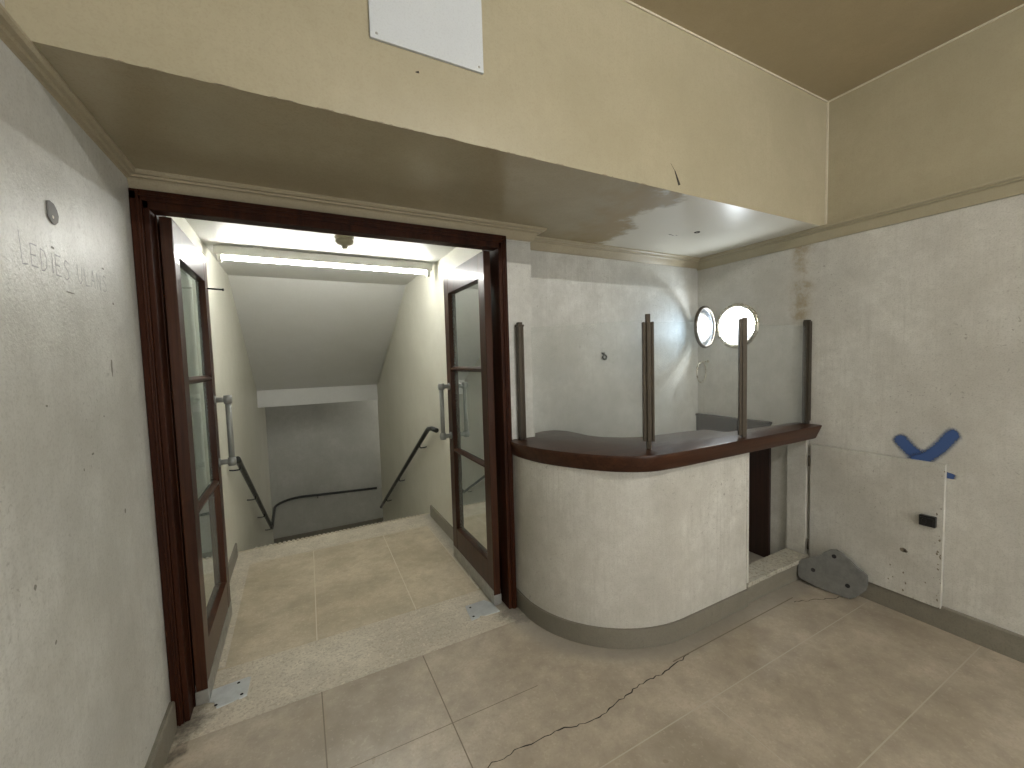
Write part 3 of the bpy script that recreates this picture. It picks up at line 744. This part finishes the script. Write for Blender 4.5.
for y in (3.80, 4.75, 5.6, 6.45):
    q = MB(); bracket(q, (-.44, y, .775 - (y - 3.76) * k_), (CL, y, .775 - (y - 3.76) * k_)); q.build('bracket', M['rail'], hr)
for x in (.2, 1.05):
    q = MB(); bracket(q, (x, 7.87, -.785), (x, YL1, -.785)); q.build('bracket', M['rail'], hr)
hr = empty('handrail', (1.02, 4., .7)); tag(hr, 'short black handrail with bent top end on the right stair wall', 'handrail')
path = [(1.02, 3.36, .915)] + [(1.02, 3.50, .912), (1.02, 3.60, .895), (1.02, 3.68, .855)] + [(1.02, 3.68 + i * .3, .855 - i * .3 * .573) for i in range(1, 10)]
q = MB(); q.tube(path, .021, 12); q.build('rail', M['rail'], hr)
for y in (3.92, 4.95, 5.85):
    z = .855 - (y - 3.68) * .573; q = MB(); bracket(q, (1.02, y, z), (CR, y, z)); q.build('bracket', M['rail'], hr)
q = MB(); q.tube([(CR - .006, 4.46, 2.335), (CR - .006, 4.55, 2.27), (CR - .006, 6.5, 1.185)], .006, 8)
tag(q.build('cable_conduit', M['whitemetal']), 'thin white conduit along the edge of the sloped ceiling', 'conduit')

# ------------------------------------------------------------------ things on the lobby walls
ap = empty('wall_plate', (.45, YF, 2.7)); tag(ap, 'blank white rectangular board screwed to the tan upper wall', 'board')
q = MB(); q.box(.258, .645, YF - .010, YF - .0005, 2.521, 2.93, 0, .001); q.build('board', M['whiteplate'], ap)
for x in (.278, .628):
    for z in (2.537, 2.915):
        q = MB(); q.lathe([(0, .0022), (.003, .0018), (.0045, 0)], 12, Matrix.Translation((x, YF - .010, z)) @ Matrix.Rotation(PI / 2, 4, 'X')); q.build('screw', M['steel'], ap)

kp = empty('keyhole_plate', (XL, 1.51, 1.912)); tag(kp, 'small grey oval keyhole plate on the left wall above the scratched letters', 'keyhole plate')
q = MB(); ov = [(1.492, 1.940)] + [(1.510 + .028 * math.sin(a), 1.912 + .027 * math.cos(a)) for a in [PI * k / 12 for k in range(13)]] + [(1.492, 1.885)]
ov = [(1.486, 1.937), (1.500, 1.942), (1.520, 1.940), (1.534, 1.928), (1.540, 1.913), (1.534, 1.896), (1.520, 1.886), (1.506, 1.886), (1.492, 1.893), (1.486, 1.900)]
q.prism(ov, 0, XL + .0005, XL + .004, 0, .001); q.build('plate', M['greyplate'], kp)
q = MB(); q.lathe([(0, .005), (.004, .0045), (.005, .003)], 10, Matrix.Translation((XL, 1.508, 1.903)) @ Matrix.Rotation(PI / 2, 4, 'Y')); q.build('screw', M['chrome'], kp)

# scratched words
GL = {'L': [[(0, 1), (.1, 0), (.5, .05)]], 'E': [[(.5, 1), (0, 1), (0, 0), (.5, 0)], [(0, .5), (.4, .5)]], 'D': [[(0, 0), (0, 1), (.3, .95), (.5, .6), (.45, .25), (.2, 0), (0, 0)]],
      'I': [[(.2, 1), (.2, 0)]], 'S': [[(.5, .9), (.2, 1), (.05, .75), (.4, .45), (.45, .15), (.2, 0), (0, .1)]], 'U': [[(0, 1), (.05, .2), (.25, 0), (.45, .2), (.5, 1)]],
      'A': [[(0, 0), (.25, 1), (.5, 0)], [(.1, .4), (.4, .4)]], 'N': [[(0, 0), (0, 1), (.45, 0), (.45, 1)]]}
wl = empty('wall_lettering', (XL, 1.6, 1.78)); tag(wl, 'faint hand-scratched capital letters on the speckled left wall', 'lettering')
q = MB()
y = 1.352; hgt = .052
for i, ch in enumerate('LEDIES ULANS'):
    if ch == ' ': q.build('word', M['pencil'], wl, fix=False); q = MB(); y += .035; continue
    if ch == 'L' and i == 0: hh = .075
    else: hh = hgt
    z0 = 1.752 + .012 * (y - 1.35) + random.uniform(-.003, .003)
    for st in GL[ch]:
        for a, c in zip(st, st[1:]):
            a = Vector((y + a[0] * .055, z0 + a[1] * hh)); c = Vector((y + c[0] * .055, z0 + c[1] * hh)); d = (c - a).normalized(); nn = Vector((-d.y, d.x)) * .0013
            q.poly([(XL + .0007, *(a - nn)), (XL + .0007, *(c - nn)), (XL + .0007, *(c + nn)), (XL + .0007, *(a + nn))])
    y += .026 if ch == 'I' else .043
q.build('word', M['pencil'], wl, fix=False)

# blue sprayed cross
q = MB(); uvl = q.bm.loops.layers.uv.new('UVMap')
def spray_line(pts, w, x):
    P = [Vector((x, a, c)) for a, c in pts]; P = spline(P, 8); n = len(P)
    rows = []
    for i, p in enumerate(P):
        d = (P[min(i + 1, n - 1)] - P[max(i - 1, 0)]).normalized(); nn = Vector((0, -d.z, d.y)) * w / 2
        rows.append((q.bm.verts.new(p - nn), q.bm.verts.new(p + nn)))
    for i in range(n - 1):
        f = q.bm.faces.new((rows[i][0], rows[i + 1][0], rows[i + 1][1], rows[i][1]))
        for lp in f.loops:
            for j in (i, i + 1):
                for k in (0, 1):
                    if lp.vert == rows[j][k]: lp[uvl].uv = (j / (n - 1), k)
spray_line([(1.025, 1.018), (.985, .965), (.935, .915), (.875, .872)], .104, XR - .0008)
spray_line([(.985, .880), (.91, .898), (.845, .965), (.80, 1.040), (.770, 1.068)], .096, XR - .0012)
spray_line([(.800, .846), (.803, .830), (.804, .812)], .07, XR - .0010)
tag(q.build('graffiti_cross', M['spray'], fix=False), 'blue spray-painted X on the right wall just above the hatch door', 'graffiti')

# ------------------------------------------------------------------ lamps
rl = empty('fluorescent_light', (1.25, -1.1, ZC)); tag(rl, 'lit fluorescent batten on the tan lobby ceiling behind the viewpoint', 'light')
q = MB(); q.box(.5, 2.0, -1.14, -1.06, ZC - .06, ZC, 0, .004); q.build('batten', M['whitemetal'], rl)
q = MB(); q.tube([(.54, -1.1, ZC - .09), (1.96, -1.1, ZC - .09)], .0165, 14); q.build('tube', M['tube2'], rl)
for x in (.53, 1.97):
    q = MB(); q.box(x - .012, x + .012, -1.118, -1.082, ZC - .11, ZC - .06, 0, .003); q.build('lamp_holder', M['whitemetal'], rl)

def plight(name, loc, energy, size, col):
    d = bpy.data.lights.new(name, 'POINT'); d.energy = energy; d.shadow_soft_size = size; d.color = col
    o = bpy.data.objects.new(name, d); C.objects.link(o); o.location = loc; return o
b = MB()
for x0, x1, z0, z1 in ((.3, .38, 0, 2.3), (2.42, 2.5, 0, 2.3), (1.36, 1.44, .1, 2.2), (.38, 2.42, 2.2, 2.3), (.38, 2.42, 0, .1)): b.box(x0, x1, YR - .09, YR - .03, z0, z1, 0, .004)
struct(b.build('fill_opening', M['wood']), 'frame of an added opening behind the viewpoint that lets in fill daylight', 'door')  # unseen opening, added to give the lobby soft fill light
pd = bpy.data.lights.new('fill_portal', 'AREA'); pd.shape = 'RECTANGLE'; pd.size = 2.2; pd.size_y = 2.3; pd.cycles.is_portal = True
po = bpy.data.objects.new('fill_portal', pd); C.objects.link(po); po.location = (1.4, YR - .1, 1.15); po.rotation_euler = (PI / 2, 0, 0)  # guides sky fill through the added rear opening
plight('porthole_daylight', (3.02, 2.0, 1.72), 9, .03, (.86, .94, 1.))
plight('landing_lamp', (2.0, 7.2, .8), 9, .08, (1., .97, .9))

wd = bpy.data.worlds.new('World'); S.world = wd; wd.use_nodes = True
wd.node_tree.nodes['Background'].inputs[0].default_value = (1., .995, .97, 1); wd.node_tree.nodes['Background'].inputs[1].default_value = 3.0
vs = S.view_settings; S.display_settings.display_device = 'sRGB'
vs.view_transform = 'Standard'; vs.look = 'None'; vs.gamma = 1; vs.exposure = 0.55; vs.use_curve_mapping = False
